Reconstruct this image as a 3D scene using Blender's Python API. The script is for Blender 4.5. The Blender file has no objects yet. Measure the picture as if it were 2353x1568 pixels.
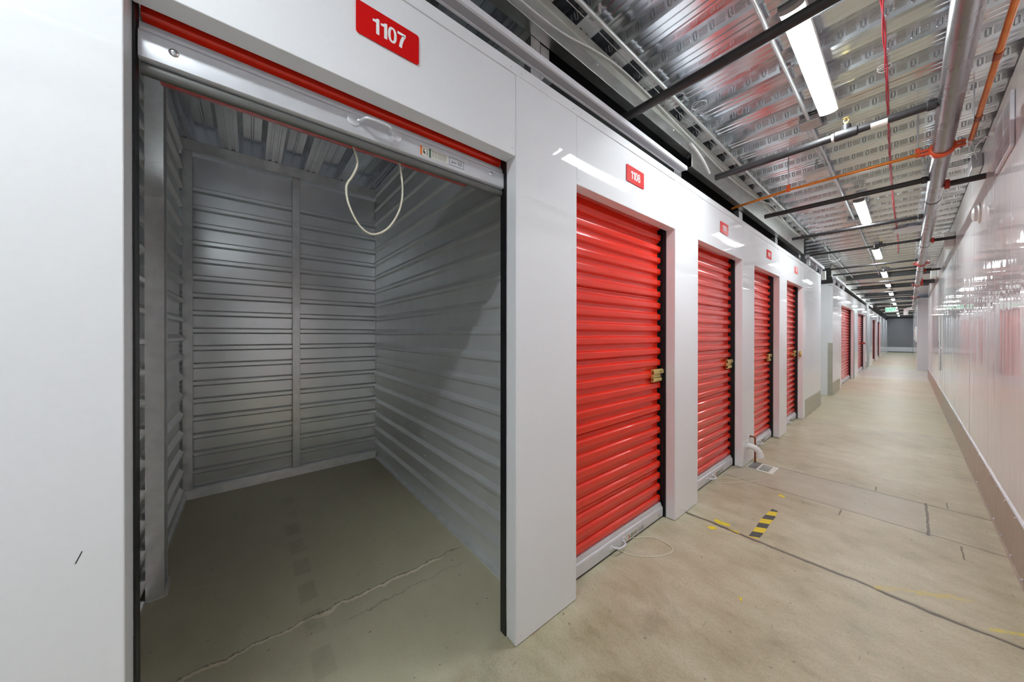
import bpy, math, random
from mathutils import Vector, Matrix
R0 = random.Random(7)
C = bpy.context.scene.collection
SC = bpy.context.scene

# ------------------------------------------------------------------ camera, world, exposure
YAW, PITCH, ROLL, FPX, CY, EYE = 0.8872, -0.0025, 0.0006, 741.77, 772.52, 1.37
def camera():
    F = Vector((-math.sin(YAW), math.cos(YAW), 0)); R = Vector((math.cos(YAW), math.sin(YAW), 0)); U = Vector((0, 0, 1))
    c, s = math.cos(PITCH), math.sin(PITCH); F, U = F*c + U*s, U*c - F*s
    c, s = math.cos(ROLL), math.sin(ROLL); R, U = R*c + U*s, U*c - R*s
    cam = bpy.data.cameras.new('camera'); o = bpy.data.objects.new('camera', cam); C.objects.link(o)
    m = Matrix((R, U, -F)).transposed().to_4x4(); m.translation = (0, 0, EYE)
    o.matrix_world = m
    cam.sensor_fit = 'HORIZONTAL'; cam.sensor_width = 36; cam.lens = FPX/2353*36
    cam.shift_y = -(784-CY)/2353
    cam.clip_start = 0.02; cam.clip_end = 200
    SC.camera = o
camera()
w = bpy.data.worlds.new('world'); SC.world = w; w.use_nodes = True
w.node_tree.nodes['Background'].inputs[0].default_value = (0.8, 0.85, 0.9, 1)
w.node_tree.nodes['Background'].inputs[1].default_value = 0.02
LAMP = 17.0
SC.view_settings.view_transform = 'Standard'; SC.view_settings.look = 'None'
SC.view_settings.exposure = 2.3; SC.view_settings.gamma = 1.0; SC.view_settings.use_curve_mapping = False
SC.cycles.use_denoising = True
SC.cycles.max_bounces = 8; SC.cycles.diffuse_bounces = 5; SC.cycles.glossy_bounces = 4
SC.cycles.use_adaptive_sampling = True; SC.cycles.adaptive_threshold = 0.06
SC.cycles.sample_clamp_indirect = 6.0
SC.cycles.blur_glossy = 0.5
SC.cycles.caustics_reflective = True

# ------------------------------------------------------------------ materials
def srgb(r, g, b):
    f = lambda c: (c/255/12.92 if c/255 <= 0.04045 else ((c/255+0.055)/1.055)**2.4)
    return (f(r), f(g), f(b), 1)
class NT:
    """tiny helper to wire maths nodes"""
    def __init__(s, name):
        s.m = bpy.data.materials.new(name); s.m.use_nodes = True
        s.t = s.m.node_tree; s.b = s.t.nodes['Principled BSDF']
        s.tc = None
    def n(s, typ): return s.t.nodes.new(typ)
    def lk(s, a, b): s.t.links.new(a, b)
    def put(s, sock, v):
        if isinstance(v, (int, float)): sock.default_value = v
        elif isinstance(v, tuple): sock.default_value = v
        else: s.lk(v, sock)
    def M(s, op, *a, clamp=False):
        n = s.n('ShaderNodeMath'); n.operation = op; n.use_clamp = clamp
        for i, v in enumerate(a): s.put(n.inputs[i], v)
        return n.outputs[0]
    def obj(s):
        if s.tc is None: s.tc = s.n('ShaderNodeTexCoord').outputs['Object']
        return s.tc
    def xyz(s):
        n = s.n('ShaderNodeSeparateXYZ'); s.lk(s.obj(), n.inputs[0]); return n.outputs
    def noise(s, scale, detail=3, rough=0.5, vec=None, stretch=None, dist=0):
        n = s.n('ShaderNodeTexNoise'); n.inputs['Scale'].default_value = scale
        n.inputs['Detail'].default_value = detail; n.inputs['Roughness'].default_value = rough
        n.inputs['Distortion'].default_value = dist
        v = vec or s.obj()
        if stretch:
            mp = s.n('ShaderNodeMapping'); mp.inputs['Scale'].default_value = stretch; s.lk(v, mp.inputs[0]); v = mp.outputs[0]
        s.lk(v, n.inputs['Vector']); return n.outputs['Fac']
    def ramp(s, fac, *stops):
        n = s.n('ShaderNodeValToRGB'); e = n.color_ramp.elements
        while len(e) < len(stops): e.new(0.5)
        for i, (p, c) in enumerate(stops):
            e[i].position = p; e[i].color = c if isinstance(c, tuple) else (c, c, c, 1)
        s.lk(fac, n.inputs[0]); return n.outputs[0]
    def mix(s, fac, a, b):
        n = s.n('ShaderNodeMix'); n.data_type = 'RGBA'
        s.put(n.inputs[0], fac); s.put(n.inputs[6], a); s.put(n.inputs[7], b); return n.outputs[2]
    def mr(s, v, a, b, c=0.0, d=1.0):
        n = s.n('ShaderNodeMapRange'); s.put(n.inputs[0], v)
        for i, q in enumerate((a, b, c, d)): s.put(n.inputs[1+i], q)
        return n.outputs[0]
    def bump(s, h, strength=0.3, dist=0.01):
        n = s.n('ShaderNodeBump'); n.inputs['Strength'].default_value = strength; n.inputs['Distance'].default_value = dist
        s.lk(h, n.inputs['Height']); s.lk(n.outputs[0], s.b.inputs['Normal'])
    def set(s, **k):
        for a, v in k.items(): s.put(s.b.inputs[a.replace('_', ' ')], v)
        return s.m
def plain(name, col, rough=0.5, metal=0.0, var=0.06, scale=20, coat=0.0):
    t = NT(name)
    if var == 0:
        t.set(Base_Color=col, Roughness=rough, Metallic=metal)
        t.b.inputs['Coat Weight'].default_value = coat; t.b.inputs['Coat Roughness'].default_value = 0.06
        return t.m
    f = t.noise(scale, 4)
    lo = tuple(c*(1-var) for c in col[:3]) + (1,); hi = tuple(min(1, c*(1+var)) for c in col[:3]) + (1,)
    t.set(Base_Color=t.ramp(f, (0.3, lo), (0.7, hi)), Roughness=t.mr(f, 0, 1, rough*0.85, rough*1.15), Metallic=metal)
    t.b.inputs['Coat Weight'].default_value = coat; t.b.inputs['Coat Roughness'].default_value = 0.06
    return t.m
def white_panel(name, col, rough, wave, sc, stretch=(1, 1, 0.45)):
    t = NT(name); f = t.noise(sc, 1, stretch=stretch); g = t.noise(60, 2)
    t.set(Base_Color=t.ramp(g, (0.3, tuple(c*0.985 for c in col[:3])+(1,)), (0.7, col)), Roughness=0.6)
    t.b.inputs['Specular IOR Level'].default_value = 0.25
    t.b.inputs['Coat Weight'].default_value = 0.8; t.b.inputs['Coat Roughness'].default_value = rough
    t.bump(f, wave, 0.05 if sc < 3 else 0.012); t.lk(t.b.inputs['Normal'].links[0].from_socket, t.b.inputs['Coat Normal']); return t.m
def galv(name, col=(0.62, 0.63, 0.64, 1), rough=0.3, streak=None, bump=0.05, metal=1.0):
    t = NT(name); f = t.noise(35, 5, 0.6, stretch=streak); g = t.noise(4, 4, 0.6)
    k = t.M('ADD', t.M('MULTIPLY', f, 0.6), t.M('MULTIPLY', g, 0.4))
    t.set(Base_Color=t.ramp(k, (0.3, tuple(c*0.8 for c in col[:3])+(1,)), (0.7, tuple(min(1, c*1.12) for c in col[:3])+(1,))),
          Roughness=t.mr(k, 0.3, 0.7, rough*1.25, rough*0.8), Metallic=metal)
    t.bump(f, bump, 0.004); return t.m

def mat_floor():
    t = NT('concrete_floor'); o = t.xyz(); X, Y = o[0], o[1]
    big = t.noise(1.3, 4, 0.6); mid = t.noise(5, 6, 0.65, stretch=(1.0, 1.6, 1)); fine = t.noise(90, 3, 0.7)
    base = t.ramp(t.M('ADD', t.M('MULTIPLY', big, 0.5), t.M('MULTIPLY', mid, 0.5)),
                  (0.30, srgb(150, 138, 108)), (0.44, srgb(180, 170, 142)), (0.56, srgb(194, 186, 160)), (0.70, srgb(212, 206, 186)))
    base = t.mix(t.mr(fine, 0.45, 0.75, 0.0, 0.32), base, srgb(112, 100, 80))
    st = t.noise(2.2, 5, 0.7, dist=0.6)
    base = t.mix(t.mr(st, 0.56, 0.76, 0, 0.55), base, srgb(136, 128, 114))
    # unit floor painted paler to stand in for missing light; strip slab and the pale slab farther down the corridor
    inside = t.mr(X, -1.12, -1.18)
    base = t.mix(t.M('MULTIPLY', inside, 0.6), base, srgb(202, 197, 170))
    def band(v, a, b, s=0.004): return t.M('MULTIPLY', t.mr(v, a-s, a+s), t.mr(v, b+s, b-s))
    strip = t.M('MULTIPLY', band(Y, 3.63, 4.25), t.mr(X, 0.095, 0.09))
    base = t.mix(t.M('MULTIPLY', strip, 0.35), base, srgb(176, 168, 156))
    pale = band(Y, 15.7, 20.6, 0.03)
    base = t.mix(t.M('MULTIPLY', pale, 0.75), base, srgb(200, 192, 184))
    far = t.M('MULTIPLY', band(Y, 7.2, 15.7, 0.05), 0.35)
    base = t.mix(far, base, srgb(196, 176, 142))
    # fine black scratches and specks
    sc = t.noise(14, 2, 0.5, stretch=(7, 0.7, 1)); sp = t.noise(38, 2, 0.4)
    base = t.mix(t.mr(sc, 0.70, 0.74, 0, 0.30), base, srgb(88, 80, 68))
    base = t.mix(t.mr(sp, 0.735, 0.76, 0, 0.5), base, srgb(70, 64, 56))
    wob = t.M('MULTIPLY', t.M('SUBTRACT', t.noise(3, 4, 0.65), 0.5), 0.06)
    wob2 = t.M('MULTIPLY', t.M('SUBTRACT', t.noise(9, 5, 0.7), 0.5), 0.10)
    thick = t.noise(6, 3)
    h = None
    def line(v, at, wd, wb, gate=None, col=srgb(84, 74, 62), amt=0.8):
        nonlocal base, h
        d = t.M('ABSOLUTE', t.M('SUBTRACT', t.M('ADD', v, wb), at))
        k = t.mr(d, t.M('MULTIPLY', wd, t.M('ADD', thick, 0.35)), t.M('MULTIPLY', wd*0.45, t.M('ADD', thick, 0.35)))
        if gate is not None: k = t.M('MULTIPLY', k, gate)
        base = t.mix(t.M('MULTIPLY', k, amt), base, col)
        h = k if h is None else t.M('MAXIMUM', h, k)
    cor = t.mr(X, -1.16, -1.15)
    line(Y, 2.622, 0.030, wob, cor, col=srgb(150, 138, 118), amt=0.5)
    line(Y, 2.620, 0.015, wob, cor, amt=0.9)
    line(Y, 3.63, 0.010, t.M('MULTIPLY', wob, 0.6), cor, amt=0.6)
    line(Y, 4.25, 0.010, t.M('MULTIPLY', wob, 0.4), cor, amt=0.85)
    line(X, 0.094, 0.010, t.M('MULTIPLY', wob2, 0.3), band(Y, 3.60, 4.28), amt=0.85)
    for x0, y0, y1 in ((-0.18, 4.28, 4.40), (0.2, 4.28, 4.42), (-0.33, 3.48, 3.60), (0.22, 3.38, 3.58)):
        line(X, x0, 0.006, t.M('MULTIPLY', wob2, 0.2), band(Y, y0, y1, 0.01), amt=0.8)
    for yy in (7.2, 9.5, 12.4, 15.7, 20.6, 25, 30): line(Y, yy, 0.012, wob, cor, amt=0.4)
    # long pale crack across the open unit, with a darker core
    line(X, -1.815, 0.016, wob2, band(Y, -0.25, 0.92, 0.02), col=srgb(236, 224, 200), amt=0.9)
    line(X, -1.829, 0.006, wob2, band(Y, -0.25, 1.05, 0.02), amt=0.55)
    line(X, -1.70, 0.004, wob2, band(Y, 0.35, 1.0, 0.05), amt=0.4)
    # worn yellow paint beside the joint
    yn = t.noise(16, 4, 0.7)
    d = t.M('ABSOLUTE', t.M('SUBTRACT', t.M('SUBTRACT', Y, 2.637), t.M('MULTIPLY', t.M('ADD', X, 0.112), 0.82)))
    k = t.M('MULTIPLY', t.mr(d, 0.03, 0.012), band(X, -0.11, 0.22, 0.01)); k = t.M('MULTIPLY', k, t.mr(yn, 0.42, 0.62))
    base = t.mix(t.M('MULTIPLY', k, 0.85), base, srgb(214, 190, 60))
    d = t.M('ABSOLUTE', t.M('SUBTRACT', t.M('SUBTRACT', Y, 2.675), t.M('MULTIPLY', t.M('ADD', X, -0.238), 0.7)))
    k = t.M('MULTIPLY', t.mr(d, 0.02, 0.008), t.mr(X, 0.235, 0.245)); k = t.M('MULTIPLY', k, t.mr(yn, 0.40, 0.6))
    base = t.mix(t.M('MULTIPLY', k, 0.85), base, srgb(220, 200, 60))
    # row of square adhesive ghosts left on the unit floor
    gx = t.M('ABSOLUTE', t.M('SUBTRACT', t.M('FRACT', t.M('MULTIPLY', X, 4.2)), 0.5))
    gk = t.M('MULTIPLY', t.mr(gx, 0.34, 0.30), band(Y, 0.20, 0.28, 0.006)); gk = t.M('MULTIPLY', t.M('MULTIPLY', gk, band(X, -3.4, -1.35)), t.mr(st, 0.35, 0.55))
    base = t.mix(t.M('MULTIPLY', gk, 0.22), base, srgb(92, 86, 78))
    t.set(Base_Color=base, Roughness=t.mr(mid, 0.3, 0.7, 0.36, 0.52))
    t.b.inputs['Specular IOR Level'].default_value = 0.45
    hh = t.M('SUBTRACT', t.M('MULTIPLY', fine, 0.12), h); t.bump(hh, 0.35, 0.004)
    return t.m
def mat_web():
    """deck webs: rows of pressed oval and triple-bar embossments"""
    t = NT('deck_web_embossed'); o = t.xyz(); X, Z = o[0], o[2]
    u = t.M('MULTIPLY', t.M('FRACT', t.M('MULTIPLY', X, 1/0.0855)), 0.0855)
    zc = t.M('SUBTRACT', Z, 3.037)
    def bar(u0, hu, z0, hz):
        dx = t.M('MAXIMUM', t.M('SUBTRACT', t.M('ABSOLUTE', t.M('SUBTRACT', u, u0)), hu), 0.0)
        dz = t.M('MAXIMUM', t.M('SUBTRACT', t.M('ABSOLUTE', t.M('SUBTRACT', zc, z0)), hz), 0.0)
        return t.M('SQRT', t.M('ADD', t.M('MULTIPLY', dx, dx), t.M('MULTIPLY', dz, dz)))
    dd = bar(0.016, 0.0025, 0, 0.012)
    h = t.M('MULTIPLY', t.mr(dd, 0.0085, 0.006), t.mr(dd, 0.002, 0.0045))
    for z0 in (-0.0135, -0.0045, 0.0045, 0.0135): h = t.M('MAXIMUM', h, t.mr(bar(0.056, 0.0175, z0, 0.0002), 0.0036, 0.0012))
    f = t.noise(30, 4, 0.6)
    t.set(Base_Color=t.ramp(f, (0.3, (0.68, 0.70, 0.73, 1)), (0.7, (0.77, 0.80, 0.84, 1))), Metallic=1.0, Roughness=0.2)
    t.bump(h, 1.0, 0.008); return t.m
def mat_diamond(name, col):
    t = NT(name); o = t.xyz(); k = 2*math.pi/0.042
    d1 = t.M('MULTIPLY', t.M('ADD', t.M('ADD', o[0], o[1]), o[2]), k); d2 = t.M('MULTIPLY', t.M('SUBTRACT', t.M('ADD', o[0], o[1]), o[2]), k)
    h = t.M('POWER', t.M('MAXIMUM', t.M('MULTIPLY', t.M('SINE', d1), t.M('SINE', d2)), 0.0), 0.6)
    f = t.noise(12, 4)
    t.set(Base_Color=t.ramp(f, (0.3, tuple(c*0.9 for c in col[:3])+(1,)), (0.7, col)), Metallic=0.45, Roughness=0.42)
    t.bump(h, 0.8, 0.004); return t.m
def mat_tape():
    t = NT('hazard_tape'); o = t.xyz()
    s = t.M('FRACT', t.M('MULTIPLY', t.M('ADD', o[1], t.M('MULTIPLY', o[0], -0.6)), 1/0.165))
    k = t.mr(s, 0.49, 0.51); n = t.noise(40, 4, 0.7)
    c = t.mix(k, srgb(228, 200, 40), srgb(70, 70, 68)); c = t.mix(t.mr(n, 0.62, 0.7, 0, 0.7), c, srgb(165, 150, 122))
    t.set(Base_Color=c, Roughness=0.5); return t.m
def emit(name, col, st, base=(0.9, 0.9, 0.9, 1)):
    t = NT(name); t.set(Base_Color=base, Roughness=0.4)
    t.b.inputs['Emission Color'].default_value = col; t.b.inputs['Emission Strength'].default_value = st; return t.m

MT = dict(
    floor=mat_floor(), web=mat_web(),
    deck=plain('galvanized_deck', (0.75, 0.785, 0.83, 1), 0.19, 1.0, 0.05, 9),
    galv=galv('galvanized_steel', (0.55, 0.56, 0.57, 1), 0.34), beam=plain('primed_beam', srgb(176, 178, 170), 0.5, 0.25, 0.08, 6),
    gbeam=galv('galvanized_beam', (0.58, 0.60, 0.58, 1), 0.33, (1, 0.3, 1)),
    white=white_panel('white_panel', srgb(238, 239, 243), 0.03, 0.10, 1.1),
    wallr=white_panel('white_wall_gloss', srgb(238, 236, 238), 0.03, 0.14, 5.0, (1, 1, 0.10)),
    rail=plain('white_rail', srgb(226, 226, 232), 0.3, 0, 0.02), railg=plain('grey_groove', srgb(176, 175, 184), 0.4, 0, 0.02),
    red=plain('red_curtain', srgb(234, 46, 22), 0.26, 0.0, 0, 6, 0.5), redsign=plain('red_sign', srgb(214, 24, 24), 0.4, 0, 0.02, 5, 0.0),
    redclamp=plain('red_clamp', srgb(170, 40, 28), 0.4), orange=plain('orange_clamp', srgb(222, 84, 30), 0.42, 0, 0.08),
    copper=plain('orange_pipe', srgb(206, 118, 36), 0.3, 0.35, 0.15, 14), copperd=plain('copper_tube', srgb(150, 78, 48), 0.35, 0.7, 0.15),
    alu=plain('aluminium_bar', srgb(218, 220, 226), 0.34, 0.4, 0.04, 12), chrome=plain('chrome', srgb(214, 216, 220), 0.16, 1.0, 0.03),
    black=plain('black_track', srgb(24, 25, 27), 0.35, 0, 0.2), pipe=plain('black_pipe', srgb(52, 50, 52), 0.42, 0.2, 0.15),
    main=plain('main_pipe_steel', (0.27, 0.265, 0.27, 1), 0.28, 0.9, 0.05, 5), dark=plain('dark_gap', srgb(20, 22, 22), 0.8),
    unit=plain('unit_panel', (0.81, 0.835, 0.85, 1), 0.34, 0.5, 0.04, 5), unitb=plain('unit_back_panel', (0.84, 0.87, 0.89, 1), 0.30, 0.8, 0.04, 5), stud=plain('unit_stud', (0.86, 0.88, 0.89, 1), 0.30, 0.6, 0.08, 14),
    brass=plain('brass', srgb(222, 200, 128), 0.34, 0.6, 0.06), rope=plain('pull_cord', srgb(222, 216, 196), 0.7, 0, 0.08, 200),
    diamond=mat_diamond('tread_plate', srgb(206, 198, 186)), diamondw=mat_diamond('tread_plate_left', srgb(200, 196, 182)),
    cond=plain('conduit', srgb(206, 210, 212), 0.38, 0.6, 0.03), wire=plain('red_wire', srgb(206, 40, 60), 0.45), wwire=plain('white_cable', srgb(224, 224, 222), 0.5, 0, 0.04),
    pvc=plain('white_pvc', srgb(232, 232, 230), 0.3, 0, 0.03), plastic=plain('white_plastic', srgb(226, 226, 220), 0.45, 0, 0.03),
    seal=plain('seal_grey', srgb(104, 104, 102), 0.4, 0.3), joist=plain('dark_joist', srgb(84, 86, 86), 0.5, 0.3), grey=plain('grey_plastic', srgb(128, 128, 126), 0.5), paper=plain('paper', srgb(226, 224, 214), 0.6, 0, 0.05), ink=plain('grey_print', srgb(120, 118, 112), 0.6),
    white_ink=plain('white_ink', srgb(244, 244, 244), 0.6, 0, 0.01), blackink=plain('black_ink', srgb(30, 30, 32), 0.5), green=plain('green_ink', srgb(30, 96, 80), 0.5), orangeink=plain('orange_ink', srgb(226, 120, 40), 0.5),
    endw=plain('grey_end_wall', srgb(128, 128, 134), 0.3, 0.1, 0, 2), concrete=plain('painted_column', srgb(170, 172, 172), 0.5, 0, 0.05, 3),
    tape=mat_tape(), yellow=plain('yellow_tape', srgb(226, 204, 50), 0.5, 0, 0.15, 60), lens=emit('lamp_lens', (0.91, 0.99, 1.0, 1), LAMP),
    exitg=emit('exit_green', (0.02, 0.75, 0.32, 1), 0.14, (0.02, 0.35, 0.15, 1)), exitw=emit('exit_face', (0.75, 1.0, 0.88, 1), 0.09, (0.5, 0.6, 0.55, 1)), scuff=plain('dark_scuff', srgb(60, 58, 56), 0.7),
)

for k in ('redsign', 'white_ink'): MT[k].node_tree.nodes['Principled BSDF'].inputs['Specular IOR Level'].default_value = 0.08

# ------------------------------------------------------------------ mesh helpers
class MB:
    def __init__(s): s.v = []; s.f = []; s.mi = []
    def add(s, vs, fs, mi=0):
        b = len(s.v); s.v += [tuple(p) for p in vs]; s.f += [[i+b for i in q] for q in fs]; s.mi += [mi]*len(fs); return s
    def box(s, x0, x1, y0, y1, z0, z1, mi=0):
        vs = [(x, y, z) for x in (x0, x1) for y in (y0, y1) for z in (z0, z1)]
        return s.add(vs, [(0, 1, 3, 2), (4, 6, 7, 5), (0, 4, 5, 1), (2, 3, 7, 6), (0, 2, 6, 4), (1, 5, 7, 3)], mi)
    def prism(s, prof, axis, a0, a1, closed=True, mi=0, caps=True):
        """prof: 2D points in the two axes other than `axis` (cyclic order x,y,z without axis)"""
        def P(a, p): return {'x': (a, p[0], p[1]), 'y': (p[0], a, p[1]), 'z': (p[0], p[1], a)}[axis]
        n = len(prof); vs = [P(a0, p) for p in prof] + [P(a1, p) for p in prof]
        fs = [(i, (i+1) % n, n+(i+1) % n, n+i) for i in range(n if closed else n-1)]
        if closed and caps: fs += [tuple(range(n-1, -1, -1)), tuple(range(n, 2*n))]
        return s.add(vs, fs, mi)
    def tube(s, path, r, n=10, closed=False, mi=0):
        P = [Vector(p) for p in path]; m = len(P); vs = []; up = None
        for i, p in enumerate(P):
            a = P[(i-1) % m] if (closed or i > 0) else p; b = P[(i+1) % m] if (closed or i < m-1) else p
            t = (b-a).normalized()
            if up is None: up = Vector((0, 0, 1)) if abs(t.z) < 0.9 else Vector((1, 0, 0))
            side = t.cross(up).normalized(); up = side.cross(t).normalized()
            rr = r[i] if isinstance(r, (list, tuple)) else r
            vs += [p + (side*math.cos(2*math.pi*k/n) + up*math.sin(2*math.pi*k/n))*rr for k in range(n)]
        fs = []
        for i in range(m if closed else m-1):
            j = (i+1) % m
            fs += [(i*n+k, i*n+(k+1) % n, j*n+(k+1) % n, j*n+k) for k in range(n)]
        if not closed: fs += [tuple(range(n-1, -1, -1)), tuple((m-1)*n+k for k in range(n))]
        return s.add(vs, fs, mi)
    def cyl(s, a, b, r, n=16, mi=0): return s.tube([a, b], r, n, mi=mi)
    def ball(s, c, r, mi=0, n=12, m=7, sc=(1, 1, 1)):
        vs = []; fs = []
        for i in range(m+1):
            th = math.pi*i/m
            vs += [(c[0]+sc[0]*r*math.sin(th)*math.cos(2*math.pi*k/n), c[1]+sc[1]*r*math.sin(th)*math.sin(2*math.pi*k/n), c[2]+sc[2]*r*math.cos(th)) for k in range(n)]
        for i in range(m): fs += [(i*n+k, i*n+(k+1) % n, (i+1)*n+(k+1) % n, (i+1)*n+k) for k in range(n)]
        return s.add(vs, fs, mi)
    def build(s, name, mats, parent=None, smooth=True, ang=35, bevel=0.0):
        me = bpy.data.meshes.new(name); me.from_pydata(s.v, [], s.f)
        for m in (mats if isinstance(mats, (list, tuple)) else [mats]): me.materials.append(MT[m] if isinstance(m, str) else m)
        for p, i in zip(me.polygons, s.mi): p.material_index = i
        import bmesh
        bm = bmesh.new(); bm.from_mesh(me); bmesh.ops.recalc_face_normals(bm, faces=bm.faces); bm.to_mesh(me); bm.free()
        if smooth: me.shade_smooth(); me.set_sharp_from_angle(angle=math.radians(ang))
        o = bpy.data.objects.new(name, me); C.objects.link(o)
        if bevel:
            b = o.modifiers.new('bevel', 'BEVEL'); b.width = bevel; b.segments = 2; b.limit_method = 'ANGLE'
        if parent: o.parent = parent
        return o
def tag(o, label, cat, group=None, kind='thing'):
    o['label'] = label; o['category'] = cat; o['kind'] = kind
    if group: o['group'] = group
    return o
def empty(name, loc, label=None, cat=None, group=None):
    o = bpy.data.objects.new(name, None); C.objects.link(o); o.location = loc; o.empty_display_size = 0.1
    if label: tag(o, label, cat, group)
    return o
def struct(o, label=None):
    o['kind'] = 'structure'
    if label: o['label'] = label
    return o
def copy_tree(o, parent=None):
    c = o.copy(); C.objects.link(c)
    if parent: c.parent = parent
    for ch in list(o.children): copy_tree(ch, c)
    return c
def smooth_path(pts, k=6, closed=False):
    P = [Vector(p) for p in pts]; n = len(P); out = []
    for i in range(n if closed else n-1):
        g = lambda j: P[j % n] if closed else P[max(0, min(n-1, j))]
        a, b, c, d = g(i-1), g(i), g(i+1), g(i+2)
        for q in range(k):
            t = q/k; out.append(0.5*((2*b) + (c-a)*t + (2*a-5*b+4*c-d)*t*t + (3*b-a-3*c+d)*t**3))
    if not closed: out.append(P[-1])
    return out

A, B = -1.083, 0.403            # face of the left units, face of the right wall
Y0, YL, PIT, COLW = -7.0, 41.0, 1.525, 0.408
COL = [0.905 + PIT*i for i in range(5)]     # near edge of each pilaster
REC = -1.15                     # depth of the jamb returns
HD, HS, HC = 2.152, 2.507, 2.556

# ------------------------------------------------------------------ floor, ceiling deck
struct(MB().box(-4.2, 1.6, Y0, YL+0.3, -0.1, 0).build('floor', 'floor', smooth=False), 'worn tan concrete floor slab with joints and scuffs')
def deck():
    mb = MB(); x0, x1 = -4.0, 0.75; p = 0.3048; zb, zt = 3.0, 3.076; n = int((YL+0.4-Y0)/p)
    prof = [(-0.016, zt, 1), (0.016, zb, 0)]
    for c in (0.052, 0.100): prof += [(c-0.010, zb, 0), (c-0.006, zb+0.004, 0), (c+0.006, zb+0.004, 0), (c+0.010, zb, 0)]
    prof += [(0.1364, zb, 1), (0.1684, zt, 0), (0.2186, zt, 0), (0.2236, zt-0.006, 0), (0.2336, zt-0.006, 0), (0.2386, zt, 0)]
    pts = []; ph = 0.33*p; k0 = int((Y0-ph)/p)
    for k in range(k0, k0+n+1): pts += [(ph+k*p+a, z, m) for a, z, m in prof]
    vs = [(x0, a, z) for a, z, m in pts] + [(x1, a, z) for a, z, m in pts]; N = len(pts)
    for i in range(N-1): mb.f.append([i, i+1, N+i+1, N+i]); mb.mi.append(pts[i][2])
    mb.v = vs
    o = mb.build('ceiling', ['deck', 'web'], smooth=False)
    return struct(o, 'galvanized corrugated metal deck ceiling with embossed ribs')
deck()
struct(MB().box(-4.2, 1.6, Y0, YL+0.4, 3.09, 3.2).build('trim_1', 'concrete', smooth=False), 'slab above the metal deck')

# ------------------------------------------------------------------ left facade of white panels
WL = struct(empty('wall_left', (A, 0, 0)), 'white steel facade of the storage units')
def wl(mb, name, mat='white', bevel=0.0, label=None):
    o = mb.build(name, mat, WL, bevel=bevel); o.matrix_parent_inverse = Matrix.Translation((-A, 0, 0))
    if label: o['label'] = label
    return o
def screws(mb, pts, r=0.0035, ax='x', x=A):
    for y, z in pts: mb.ball((x, y, z), r, n=8, m=4, sc=(0.7, 1, 1))
def pilaster(y0, y1, z1=HS):
    mb = MB().box(REC, A, y0, y1, 0.003, z1); o = wl(mb, 'pilaster', bevel=0.0025)
    s = MB(); screws(s, [(y0+0.03, 0.035), (y1-0.03, 0.035)]); q = s.build('screw', 'alu', o); return o
def header(y0, y1):
    mb = MB().box(REC, A-0.0015, y0+0.0015, y1-0.0015, HD, HS-0.0015); o = wl(mb, 'header_panel', bevel=0.002)
    s = MB(); screws(s, [(y0+0.02, HD+0.03), (y1-0.02, HD+0.03)], x=A-0.0015); s.build('screw', 'alu', o); return o
def cap(y0, y1, ys):
    o = wl(MB().box(REC, A+0.002, y0, y1, HS, HC), 'cap_strip', bevel=0.002)
    s = MB(); screws(s, [(y+d, HS+0.018) for y in ys for d in (-0.03, 0.03)], x=A+0.002); s.build('screw', 'alu', o)
pilaster(-0.62, -0.212)
wl(MB().add([(A+0.0004, -0.279, 0.898), (A+0.0004, -0.270, 0.921), (A+0.0004, -0.2685, 0.920), (A+0.0004, -0.277, 0.898)], [(0, 1, 2, 3)]), 'scuff_mark', 'scuff')
for i in range(4): pilaster(COL[i], COL[i]+COLW)
pilaster(COL[4], 8.69)
OPEN = [(-0.212, COL[0])] + [(COL[i]+COLW, COL[i+1]) for i in range(4)]
for a, b in OPEN: header(a, b)
wl(MB().box(REC, A, Y0, -0.621, 0, HS), 'end_panel')
cap(Y0, 8.69, [-0.62, -0.212] + [y for i in range(5) for y in (COL[i], COL[i]+COLW)])
wl(MB().box(-4.0, REC-0.001, 8.67, 8.69, 0, HC), 'return_panel')
# second run past the side passage
FY = 10.27
FOP = [(11.75, 14.75), (16.1, 19.2), (23.2, 26.2), (27.3, 30.2)]
edges = [FY] + [v for o in FOP for v in o] + [YL]
for i in range(0, len(edges), 2):
    y0, y1 = edges[i], edges[i+1]
    if y0 == 19.2:
        pilaster(19.2, 19.85, 2.5); pilaster(21.25, 23.2, 2.5); continue
    pilaster(y0, y1, 2.5)
for a, b in FOP: header(a, b)
cap(FY, 19.85, [11.75]); cap(21.25, YL, [23.2])
wl(MB().box(-3.6, REC, FY, FY+0.02, 0, HC), 'return_panel')
struct(MB().box(-1.32, -1.10, 20.0, 21.1, 0, 3.0).build('trim_2', 'concrete', bevel=0.01), 'grey painted structural column on the left side')
wl(MB().box(-1.13, A+0.004, 14.82, 14.90, 0, HD), 'dark_joint', 'black')
# kick plates on the left
def kick(name, mb, label, m='diamondw'): return struct(mb.build(name, m), label)
kick('baseboard_left', MB().box(A, A+0.004, 7.18, 8.69, 0.012, 0.30), 'tread plate kick panel on the wide white end panel')
kick('baseboard_left', MB().box(A, A+0.004, FY+0.0, 11.5, 0.012, 0.30), 'tread plate kick panel past the side passage')
kick('baseboard_left', MB().box(A-0.08, A+0.001, FY-0.004, FY, 0.0, 1.20), 'tall tread plate corner guard facing the side passage')
kick('baseboard_left', MB().box(A, A+0.004, 19.25, 19.84, 0.012, 0.30), 'small tread plate kick panel before the grey column')

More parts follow.
